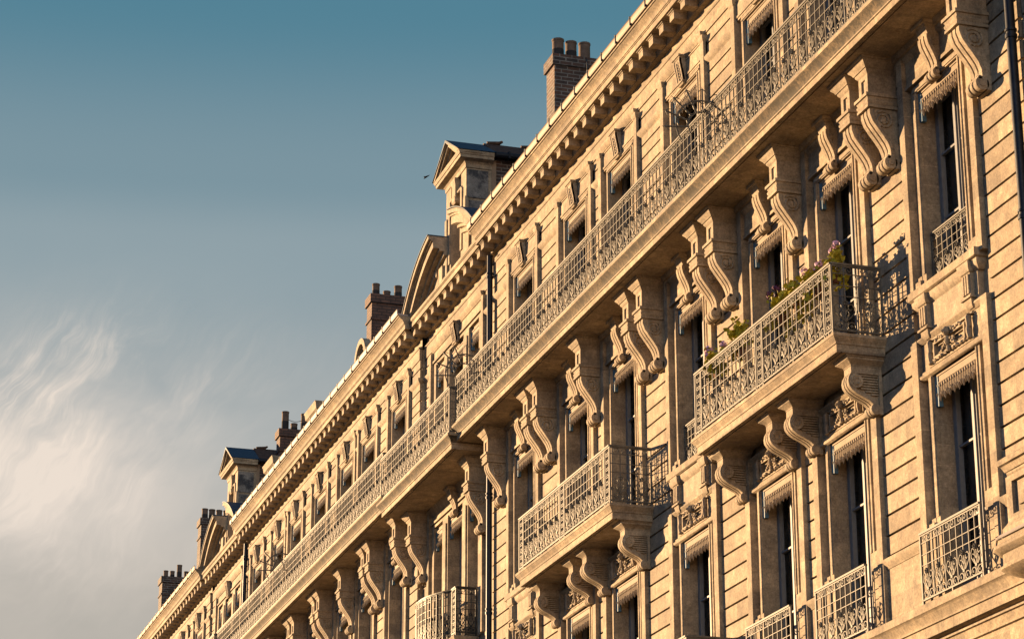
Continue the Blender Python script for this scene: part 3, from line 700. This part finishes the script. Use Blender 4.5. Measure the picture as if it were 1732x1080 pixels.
def broken_pediment(h, xc, y, half=3.15, zf=18.95, inner=.78, top=20.30):
    """two quarter arcs of a segmental pediment left open in the middle for the dormer"""
    zc_ = ((half**2 - inner**2) + zf**2 - top**2) / (2*(zf-top)); zc_ = (zf**2 + half**2 - top**2 - inner**2)/(2*(zf-top)); rr = math.sqrt(half**2+(zf-zc_)**2)
    a0, a1 = math.atan2(zf-zc_, half), math.atan2(top-zc_, inner)
    for s in (-1, 1):
        b = MB(); n = 18
        for ro, ri, yo in ((0, .09, -.46), (.09, .13, -.40), (.13, .30, -.36), (.30, .36, -.22), (.36, .46, -.12)):
            b.loft([[(xc+s*(rr-q)*math.cos(a0+(a1-a0)*i/n), y+yy, zc_+(rr-q)*math.sin(a0+(a1-a0)*i/n)) for q, yy in ((ro, yo), (ro, .25), (ri, .25), (ri, yo))] for i in range(n+1)])
        b.loft([[(xc+s*(rr-.40)*math.cos(a0+(a1-a0)*i/n), yy, zz) for yy, zz in ((y-.05, zc_+(rr-.40)*math.sin(a0+(a1-a0)*i/n)), (y+.2, zc_+(rr-.40)*math.sin(a0+(a1-a0)*i/n)), (y+.2, zf-.1), (y-.05, zf-.1))] for i in range(n+1)])
        xa = xc+s*(inner+.12); b.box(*sorted((xa, xa+s*.30)), y-.10, y+.2, zf-.05, top-.62)
        xa = xc+s*(inner+.75); b.stack(*sorted((xa-.16, xa+.16)), y-.06, y+.05, [(zf, 0), (top-.75, 0), (top-.72, .05), (top-.62, .07), (top-.6, .07)])
        p = h.part('arched_pediment', b.mesh('arched_pediment', 'carved_stone'))
        f = MB(); f.loft([[(xc+s*(rr+q)*math.cos(a0+(a1-a0)*i/n), yy, zc_+(rr+q)*math.sin(a0+(a1-a0)*i/n)) for q, yy in ((.012, y-.48), (.012, y+1.3), (.035, y+1.3), (.035, y-.48))] for i in range(n+1)])
        put('pediment_flashing', f.mesh('pediment_flashing', 'slate'), p)
def small_dormer(h, xc, y, ztop, w=1.0, d=1.6, arched=False):
    b = MB(); hw = w/2
    if arched:
        n = 12; arc = [(xc+hw*math.cos(math.pi*i/n), ztop-hw+hw*math.sin(math.pi*i/n)) for i in range(n+1)]
        b.prism_y([(xc+hw, 18.9)] + arc + [(xc-hw, 18.9)], y, y+.18)
        f = MB(); f.loft([[(xc+(hw+.05)*math.cos(math.pi*i/n), yy, ztop-hw+(hw+.05)*math.sin(math.pi*i/n)) for yy in (y-.1, y+.08)] + [(xc+(hw-.1)*math.cos(math.pi*i/n), yy, ztop-hw+(hw-.1)*math.sin(math.pi*i/n)) for yy in (y+.08, y-.1)] for i in range(n+1)])
        o = h.part('roof_dormer', b.mesh('roof_dormer', 'carved_stone')); put('arch_moulding', f.mesh('arch_moulding', 'carved_stone'), o)
        g = MB(); g.prism_y([(xc+hw*.62*math.cos(2*math.pi*i/12), ztop-hw+hw*.62*math.sin(2*math.pi*i/12)) for i in range(12)], y-.012, y-.002); put('round_window', g.mesh('round_window', 'window_glass'), o)
        z = MB(); z.prism_y([(xc+hw*.98, 18.9)] + [(xc+hw*.98*math.cos(math.pi*i/n), ztop-.06-hw+hw*math.sin(math.pi*i/n)) for i in range(n+1)] + [(xc-hw*.98, 18.9)], y+.18, y+d); put('zinc_cheeks', z.mesh('zinc_cheeks', 'render_grey'), o)
    else:
        for s in (-1, 1): b.box(*sorted((xc+s*(hw-.14), xc+s*hw)), y, y+.2, 18.9, ztop-.3)
        b.box(xc-hw, xc+hw, y, y+.2, ztop-.42, ztop-.3)
        b.stack(xc-hw, xc+hw, y, y+.25, [(ztop-.3, .02), (ztop-.27, .06), (ztop-.2, .16), (ztop-.05, .18), (ztop-.02, .2), (ztop, .2)])
        o = h.part('roof_dormer', b.mesh('roof_dormer', 'carved_stone'))
        g = MB(); g.box(xc-hw+.14, xc+hw-.14, y+.1, y+.13, 18.9, ztop-.42); put('window', g.mesh('window', 'window_glass'), o)
        z = MB(); z.box(xc-hw+.03, xc+hw-.03, y+.25, y+d, 18.9, ztop-.1); put('zinc_cheeks', z.mesh('zinc_cheeks', 'render_grey'), o)
        t = MB(); t.prism_y([(xc-hw-.12, ztop-.02), (xc, ztop+.28), (xc+hw+.12, ztop-.02), (xc, ztop-.08)], y+.26, y+d+.5); put('tiled_roof', t.mesh('tiled_roof', 'roof_tile'), o)
def attic_wires(): pass

# ------------------------------------------------------------------ the long houses (seven bays)
def long_house(label, c, half, y, k, rowL1, yslab, zslab, gutter_pale):
    h = House(label, c)
    offs = [8.9*k, 5.69*k, 3.22*k, 0, -3.22*k, -5.69*k, -8.9*k]
    bays = [c+o for o in offs]; singles = (bays[0], bays[3], bays[6]) if rowL1 else ()
    build_section(h, c-half, c+half, bays, y, rowL1, True, True, singles=singles)
    cx = []
    e = 1.28*(1 if k == 1 else .97)
    cx = [bays[0]+e, bays[0]-e-.05, bays[1]+e+.02, (bays[1]+bays[2])/2, bays[2]-e, bays[3]+e, bays[3]-e, bays[4]+e, (bays[4]+bays[5])/2, bays[5]-e-.02, bays[6]+e+.05, bays[6]-e]
    if k < 1:
        cx = [bays[0]+1.18]
        for i in range(6):
            m = (bays[i]+bays[i+1])/2
            cx += [m] if i in (1, 4) else [m+.27, m-.27]
        cx.append(bays[6]-1.18)
    consoles(h, cx, y, zslab)
    long_balcony(h, c-half, c+half, y, y+yslab, zslab)
    cornice(h, c-half, c+half, y, True, round(2*half/.5), .75, gutter_pale)
    roof(h, c-half, c+half, y)
    return h, bays, singles
mainh, mb_, ms = long_house('seven-bay stone house with two short iron balconies, one of them full of flowers', -35.6, 11.1, 0, 1.0, True, -.75, SB, False)
far2, fb_, _ = long_house('long stone house between the two gabled dormers, white gutter strip on its cornice', -62.05, 9.82, -.05, .905, False, -.78, SB-.01, True)

# main house: short balconies, sills, guard rails, lower mouldings
for pc in (4.45, -4.45):
    c = -35.6+pc
    short_balcony(mainh, c-2.53, c+2.53)
    brackets(mainh, [c+2.28, c+.33, c-.40, c-2.28])
for xo in ms:
    sl = MB(); tg = MB()
    sl.stack(xo-.90, xo+.90, -.10, .06, [(10.93, .0), (10.95, .03), (11.05, .03), (11.055, .025)])
    tg.box(xo-.80, xo+.80, -.03, .06, 10.42, 10.93); tg.stack(xo-.84, xo+.84, -.03, .05, [(10.80, .0), (10.82, .02), (10.86, .05), (10.90, .06), (10.93, .06)])
    for s in (-1, 1):
        x = xo+s*.60
        tg.stack(x-.10, x+.10, -.085, .05, [(10.50, .0), (10.80, .0), (10.81, .02), (10.85, .04), (10.93, .05)])
        for q in (-.062, 0, .062): tg.box(x+q-.018, x+q+.018, -.105, -.08, 10.53, 10.78)
        tg.stack(x-.10, x+.10, -.085, .05, [(10.47, .03), (10.50, .03)]); tg.stack(x-.08, x+.08, -.07, .05, [(10.36, -.03), (10.39, .0), (10.47, .02)])
    mainh.part('window_sill', sl.mesh('window_sill', 'sandstone')); mainh.part('sill_apron', tg.mesh('sill_apron', 'carved_stone'))
    guard_rail(mainh, xo, .555, .08, 11.06, .72)
for i, xo in enumerate(mb_):
    if i != 3: guard_rail(mainh, xo, .80, -.20, 6.94, .90)
def wall_profile(pts, x0, x1, y=0): 
    b = MB(); b.prism([(.3, pts[0][1])] + [(y+a, z) for a, z in pts] + [(.3, pts[-1][1])], x0, x1); return b
LOW = [(-.24, 6.94), (-.245, 6.93), (-.245, 6.84), (-.225, 6.832), (-.20, 6.80), (-.165, 6.75), (-.15, 6.715), (-.165, 6.712), (-.165, 6.69), (-.14, 6.685), (-.14, 6.555), (-.03, 6.55),
       (-.03, 6.49), (-.13, 6.488), (-.13, 6.462), (-.10, 6.455), (-.08, 6.40), (-.07, 6.36), (-.095, 6.355), (-.095, 6.33), (-.06, 6.325), (-.06, 6.12), (-.09, 6.115), (-.12, 6.07), (-.12, 6.04), (-.03, 6.03), (-.03, 4.2)]
mainh.part('string_course', wall_profile(LOW, -46.69, -24.5).mesh('string_course', 'sandstone'))
# projecting balcony of the middle bay, first row
mbal = MB(); mbal.stack(-37.0, -34.2, -.72, .2, [(6.70, 0), (6.78, .0), (6.80, .05), (6.86, .07), (6.93, .07)]); mo = mainh.part('balcony', mbal.mesh('balcony', 'sandstone'))
mr = MB(); rail_run(mr, [(-36.95, 0), (-36.95, -.72), (-34.25, -.72), (-34.25, 0)], 6.93); put('railing', mr.mesh('railing', 'railing_iron', False), mo)
downpipe(mainh, -24.56, -.09, G0, 18.4); downpipe(mainh, -46.60, -.09, G0, 18.5)
chimney(mainh, -46.1, -45.57, 1.0, 3.2, 19.2, 22.78, 'dark_brick', [(1.17, .125, .47, 0, 'clay'), (1.46, .12, .45, 0, 'clay'), (1.76, .125, .46, 0, 'clay')], False)
chimney(far2, -61.75, -61.22, 1.0, 2.9, 19.2, 22.86, 'red_brick', [(1.17, .10, .38, 0, 'clay'), (1.47, .10, .20, 0, 'clay'), (1.78, .105, .38, 0, 'clay')])
chimney(far2, -73.2, -72.7, 1.0, 2.9, 19.2, 22.45, 'red_brick', [(1.2, .11, .62, 0, 'clay'), (1.48, .105, .26, 0, 'clay'), (1.80, .11, .60, 0, 'clay')])
small_dormer(far2, -60.0, .5, 21.07, 1.1, 1.5, True)
small_dormer(far2, -65.4, .5, 20.88, 1.0, 2.0); small_dormer(far2, -71.1, .5, 20.90, 1.0, 2.0)
downpipe(far2, -71.75, -.12, G0, 18.5)
spike_fan(None, mainh, -32.9, -.78, 15.55); spike_fan(None, mainh, -45.9, -.78, 15.62); spike_fan(None, far2, -63.0, -.83, 15.62)

wr = MB(); wr.tube([(-45.7+6.6*t, 1.76-2.25*t, 22.85-3.62*t-.5*t*(1-t)) for t in [i/10 for i in range(11)]], .012, 4); mainh.part('cable', wr.mesh('cable', 'dark_iron'))
wr = MB(); wr.tube([(-72.95, 1.2+.6*i/8, 22.88-.10*math.sin(math.pi*i/8)) for i in range(9)], .010, 4); far2.part('cable', wr.mesh('cable', 'dark_iron'))
# ------------------------------------------------------------------ the narrow linking houses
def link_house(label, c, half, y, roww=True, bow=True, zslab=14.32):
    h = House(label, c); wall = MB(); sur = MB(); x0, x1 = c-half, c+half
    ops = [(c-1.33-.36, c-1.33+.36), (c-.56, c+.56), (c+1.33-.36, c+1.33+.36)]
    def backing(za, zb, o):
        cur = x0
        for a, e in ops:
            wall.box(cur, a, y+.05, y+.42, za, zb); cur = e
            if o is None: wall.box(a, e, y+.05, y+.42, za, zb)
            else:
                if o[0] > za: wall.box(a, e, y+.05, y+.42, za, o[0])
                if o[1] < zb: wall.box(a, e, y+.05, y+.42, o[1], zb)
        wall.box(cur, x1, y+.05, y+.42, za, zb)
    backing(G0, 10.55, None); backing(10.55, 14.6, (F2, H2)); backing(14.6, 19.0, (F3, H3))
    for a, e in ((x0, c-2.12), (c+2.12, x1)):
        courses(wall, a, e, G0, 14.30, 9.78, .27, y); courses(wall, a, e, 14.6, 17.46, 16.83, .235, y); courses(wall, a, e, 17.6, 18.03, 17.6, .22, y)
        wall.stack(a, e, y, y+.05, [(17.46, 0), (17.485, .02), (17.53, .055), (17.58, .06), (17.60, .03)])
    wall.box(c-2.12, c+2.12, y-.01, y+.06, G0, 10.5)
    wall.box(x0, x1, y-.02, y+.06, 18.03, 18.3)
    for zs, zh, zt in ((F3, H3, 17.95), (F2, H2, 14.28)):
        for s in (-1, 1):
            sur.box(*sorted((c+s*1.69, c+s*1.83)), y-.02, y+.05, zs, zh+.1); sur.box(*sorted((c+s*1.97, c+s*2.12)), y-.065, y+.06, zs, zt)
            sur.box(*sorted((c+s*.56, c+s*.97)), y-.03, y+.05, zs, zh+.1); sur.box(*sorted((c+s*.64, c+s*.89)), y-.06, y-.03, zs, zh-.05)
        sur.box(c-1.83, c+1.83, y-.02, y+.06, zh+.1, zh+.16); sur.box(c-2.0, c+2.0, y-.035, y+.06, zh+.2, zh+.25)
        sur.box(c-1.97, c+1.97, y-.005, y+.06, zh+.25, zt)
    sur.stack(c-1.95, c+1.95, y-.02, y+.05, [(17.95, 0), (17.98, .02), (18.03, .06), (18.07, .07), (18.10, .02)])
    wall.stack(x0, x1, y, y+.05, [(zslab-.16, .0), (zslab-.12, .04), (zslab-.07, .055), (zslab, .10)])
    for s in (-1, 1):                               # quoins where the neighbours step forward
        q = MB()
    h.part('wall', wall.mesh('wall', 'sandstone')); h.part('window_surrounds', sur.mesh('window_surrounds', 'sandstone'))
    for zs, zh in ((F3, H3), (F2, H2)):
        for i, (a, e) in enumerate(ops): window(h, (a+e)/2, zs, zh, (e-a)/2, y, True, .36, 6 if i == 1 else 4)
    h.part('keystone', M['key3'], (c, y-.02, 18.03)); h.part('keystone', M['key2'], (c, y, 14.29)); h.part('keystone_corbel', M['neck'], (c, y, zslab-.002))
    consoles(h, [c-2.35, c+2.2], y, zslab)
    cornice(h, x0, x1, y, False, round(2*half/.5)); long_balcony(h, x0+.02, x1-.02, y, y-.92, zslab); roof(h, x0, x1, y)
    broken_pediment(h, c, y-.02); pediment_dormer(h, c-.15, y-.02)
    if bow:
        ya = y-.42; b = MB(); arc = [(c+1.55, y), (c+1.55, ya), (c+1.18, ya)]
        n = 12; arc += [(c+1.18-2.36*i/n, ya-.36*math.sin(math.pi*i/n)**.8) for i in range(1, n)] + [(c-1.18, ya), (c-1.55, ya), (c-1.55, y)]
        def ring(z, o): return [(c+(px-c)*(1+o/1.55), y+(py-y)*(1+o/.42), z) for px, py in arc]
        b.loft([ring(10.40, -.08), ring(10.48, -.06), ring(10.50, 0), ring(10.60, 0), ring(10.61, .03), ring(10.70, .05), ring(10.76, .08), ring(10.80, .08)])
        o = h.part('bow_balcony', b.mesh('bow_balcony', 'sandstone'))
        r = MB(); seg = [0]*0
        pts = [(c+1.5, y), (c+1.5, ya), (c+1.2, ya)] + arc[3:-3] + [(c-1.2, ya), (c-1.5, ya), (c-1.5, y)]
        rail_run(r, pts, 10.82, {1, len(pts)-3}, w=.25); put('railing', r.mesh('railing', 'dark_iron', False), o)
    return h
link1 = link_house('narrow stone house with triple windows and a bowed iron balcony, behind the near drainpipe', -49.55, 2.84, .07)
link2 = link_house('narrow stone house with triple windows below the farther gabled dormer', -74.75, 2.90, .02, bow=False, zslab=SB-.03)
far3 = House('farthest stone house in the row, with two brick chimney stacks', -86.5)
b3 = [-79.4, -82.3, -84.7, -87.3, -90.2, -92.6]
build_section(far3, -96.5, -77.66, b3, -.05, False, True, True)
cornice(far3, -96.5, -77.66, -.05, True, 37, .75, False); long_balcony(far3, -96.5, -77.66, -.05, -.84, SB-.01); roof(far3, -96.5, -77.66, -.05)
consoles(far3, [x+s for x in b3 for s in (-1.15, 1.15)], -.05)
chimney(far3, -86.6, -86.0, 1.0, 2.8, 19.2, 23.0, 'dark_brick', [(1.17, .11, .42, -.06, 'clay'), (1.42, .11, .40, .05, 'clay'), (1.68, .11, .40, 0, 'clay'), (1.94, .11, .40, 0, 'clay')])
chimney(far3, -94.8, -94.1, 1.0, 2.15, 19.2, 22.75, 'dark_brick', [(1.18, .09, .30, 0, 'clay'), (1.43, .09, .30, 0, 'clay'), (1.70, .10, .56, 0, 'clay'), (1.97, .09, .32, 0, 'clay')])

# ------------------------------------------------------------------ near corner house (only its edge is in view)
near = House('stone house at the right edge, with a panelled pier above a curved stone balcony', -20.5)
nb = [-19.6, -16.6]
build_section(near, -24.42, -14.5, nb, 0.0, False, True, True)
near.part('string_course', wall_profile(LOW, -24.48, -14.5).mesh('string_course', 'sandstone'))
cornice(near, -24.48, -14.5, 0, True, 20); roof(near, -24.48, -14.5, 0); long_balcony(near, -23.2, -14.5, 0, -.75, SB)
pr = MB()
pr.box(-23.96, -23.28, -.86, .05, 6.95, 7.62); pr.stack(-23.96, -23.28, -.86, .05, [(7.58, .0), (7.60, .015), (7.62, .015), (7.625, .03), (7.67, .05), (7.69, .06), (7.70, .09), (7.75, .10), (7.77, .08), (7.79, .05)])
for a, e, z0, z1 in ((-23.96, -23.83, 7.05, 7.56), (-23.41, -23.28, 7.05, 7.56), (-23.83, -23.41, 7.05, 7.12), (-23.83, -23.41, 7.49, 7.56)): pr.box(a, e, -.90, -.86, z0, z1)
pr.box(-23.72, -23.52, -.885, -.86, 7.2, 7.42)
pr.stack(-23.96, -23.28, -.90, .05, [(6.90, .05), (6.98, .05), (7.02, .02), (7.05, .0)])
pr.box(-23.16, -15, -.83, -.55, 6.95, 7.66)
pr.box(-23.96, -23.28, -.84, .05, 6.80, 6.95)
for q in (.80, 1.60): pr.stack(-23.96+q, -23.28+q, -.90, .05, [(6.80, .0), (7.0, .02), (7.05, .0), (7.58, .0), (7.62, .015), (7.67, .05), (7.70, .09), (7.75, .10), (7.79, .05)])
near.part('balcony_pier', pr.mesh('balcony_pier', 'sandstone'))
n = 10; arcp = [(-24.02+.25*(1-math.cos(math.pi/2*i/n)), -.72-.32*math.sin(math.pi/2*i/n)) for i in range(n+1)]
bw = MB()
def bring(z, o): return [(-24.02-o, .05, z)] + [(x-o, yy-o, z) for x, yy in arcp] + [(-15, -1.04-o, z), (-15, .05, z)]
bw.loft([bring(6.37, -.22), bring(6.43, -.06), bring(6.46, 0), bring(6.49, .04), bring(6.51, .04), bring(6.51, .02), bring(6.65, .02), bring(6.66, .05), bring(6.71, .09), bring(6.74, .09), bring(6.76, .06), bring(6.81, .05)])
bo = near.part('curved_balcony', bw.mesh('curved_balcony', 'sandstone'))
cb_ = MB(); cb_.tube([(x-.05, yy-.07, 6.825) for x, yy in arcp] + [(-15, -1.11, 6.825)], .014, 6); cb_.tube([(x-.05, yy-.05, 6.85) for x, yy in arcp] + [(-15, -1.09, 6.85)], .010, 6)
put('cable', cb_.mesh('cable', 'pale_zinc'), bo)

# ------------------------------------------------------------------ flowers on the short balcony
def plant(label, x, y, z, size, bloom, nb_, spread=.25, hang=.3, seed=1):
    rnd = random.Random(seed)
    t = thing('geranium', label, 'flowering plant', (x, y, z+EYE), 'potted geraniums on the short balcony')
    p = MB(); p.cylz(0, 0, .05, .065, -.16, -.02, 12); p.cylz(0, 0, .072, .072, -.04, .0, 12); put('pot', p.mesh('pot', 'terracotta'), t)
    s = MB(); f = MB(); g = MB(); tips = []
    for k in range(13):
        a = rnd.uniform(0, 6.28); r = rnd.uniform(.1, 1)*spread; hh = rnd.uniform(.25, 1)*size
        if k % 4 == 0: hh = -rnd.uniform(.2, 1)*hang; r = spread
        e = (r*1.2*math.cos(a), r*.5*math.sin(a), hh); tips.append(e)
        s.tube([(0, 0, -.03), (e[0]*.5, e[1]*.5, max(0, hh*.6)+.02), e], [.007, .006, .004], 4)
        for j in range(18):
            q = rnd.uniform(.35, 1.05); c = Vector((e[0]*q+rnd.gauss(0, .045), e[1]*q+rnd.gauss(0, .035), e[2]*q+rnd.gauss(0, .045))); w = rnd.uniform(.022, .045)
            u = Vector((rnd.gauss(0, 1), rnd.gauss(0, 1), rnd.gauss(0, .6))).normalized(); v = u.orthogonal().normalized()
            pts = []
            for m_ in range(6):
                an = 2*math.pi*m_/6; pts.append(tuple(c + w*(math.cos(an)*u + math.sin(an)*v) + Vector((0, 0, .3*w*math.cos(2*an)))))
            f.add(pts, [tuple(range(6))])
    tips.sort(key=lambda e: -e[2])
    for e in tips[:nb_]:
        c = Vector(e)+Vector((0, -.02, .05)); s.tube([e, tuple(c)], .004, 4)
        for j in range(22):
            d = Vector((rnd.gauss(0, 1), rnd.gauss(0, 1), rnd.gauss(0, 1))).normalized(); q = c+d*rnd.uniform(.03, .055)*1.25
            u = d.orthogonal().normalized(); v = d.cross(u); g.add([tuple(q+.024*(math.cos(t_)*u+math.sin(t_)*v)) for t_ in (0, 1.26, 2.51, 3.77, 5.03)], [(0, 1, 2, 3, 4)])
    put('stems', s.mesh('stems', 'leaf'), t); put('leaves', f.mesh('leaves', 'leaf', False), t)
    if nb_: put('blossom', g.mesh('blossom', bloom, False), t)
    return t
plant('mauve geranium trailing at the far left end of the flowered balcony', -33.05, -.60, 11.74, .28, 'petal_mauve', 4, .26, .30, 1)
plant('tall yellow-green bush with hardly a flower, above the left half of the railing', -32.3, -.52, 11.84, .46, 'petal_mauve', 0, .30, .15, 2)
plant('plum-flowered geranium alone at the middle of the flowered railing', -30.6, -.60, 11.74, .32, 'petal_plum', 3, .26, .30, 3)
plant('low leafy green plant without blossom, between the plum flower and the mauve ones', -30.05, -.58, 11.72, .26, 'petal_mauve', 0, .30, .45, 4)
plant('mauve geranium with three heads just left of the corner plant', -29.35, -.60, 11.74, .27, 'petal_mauve', 3, .28, .35, 5)
plant('pink-topped geranium at the right corner of the flowered railing', -28.82, -.58, 11.74, .34, 'petal_mauve', 2, .20, .22, 6)

# ------------------------------------------------------------------ bird
bd = MB(); bx, by, bz = 0, 0, 0
bd.tube([(-.11, 0, 0), (-.07, 0, .01), (0, 0, .012), (.07, 0, 0), (.14, 0, -.01)], [.004, .022, .028, .018, .004], 8)
for s in (-1, 1):
    bd.add([(-.05, 0, .015), (-.02, s*.10, .05), (.05, s*.23, .03), (.03, s*.11, .03), (.04, 0, .008)], [(0, 1, 2, 3, 4)]); bd.add([(-.05, 0, .010), (-.02, s*.10, .045), (.05, s*.23, .028), (.03, s*.11, .025), (.04, 0, .003)], [(4, 3, 2, 1, 0)])
bo_ = put('bird', bd.mesh('bird', 'feather')); bo_['label'] = 'small dark swift in flight against the sky left of the near dormer'; bo_['category'] = 'bird'
bo_.location = (-29.76, -6, 12.83+EYE); bo_.rotation_euler = (.5, -.35, .6); bo_.scale = (.42, .42, .42)
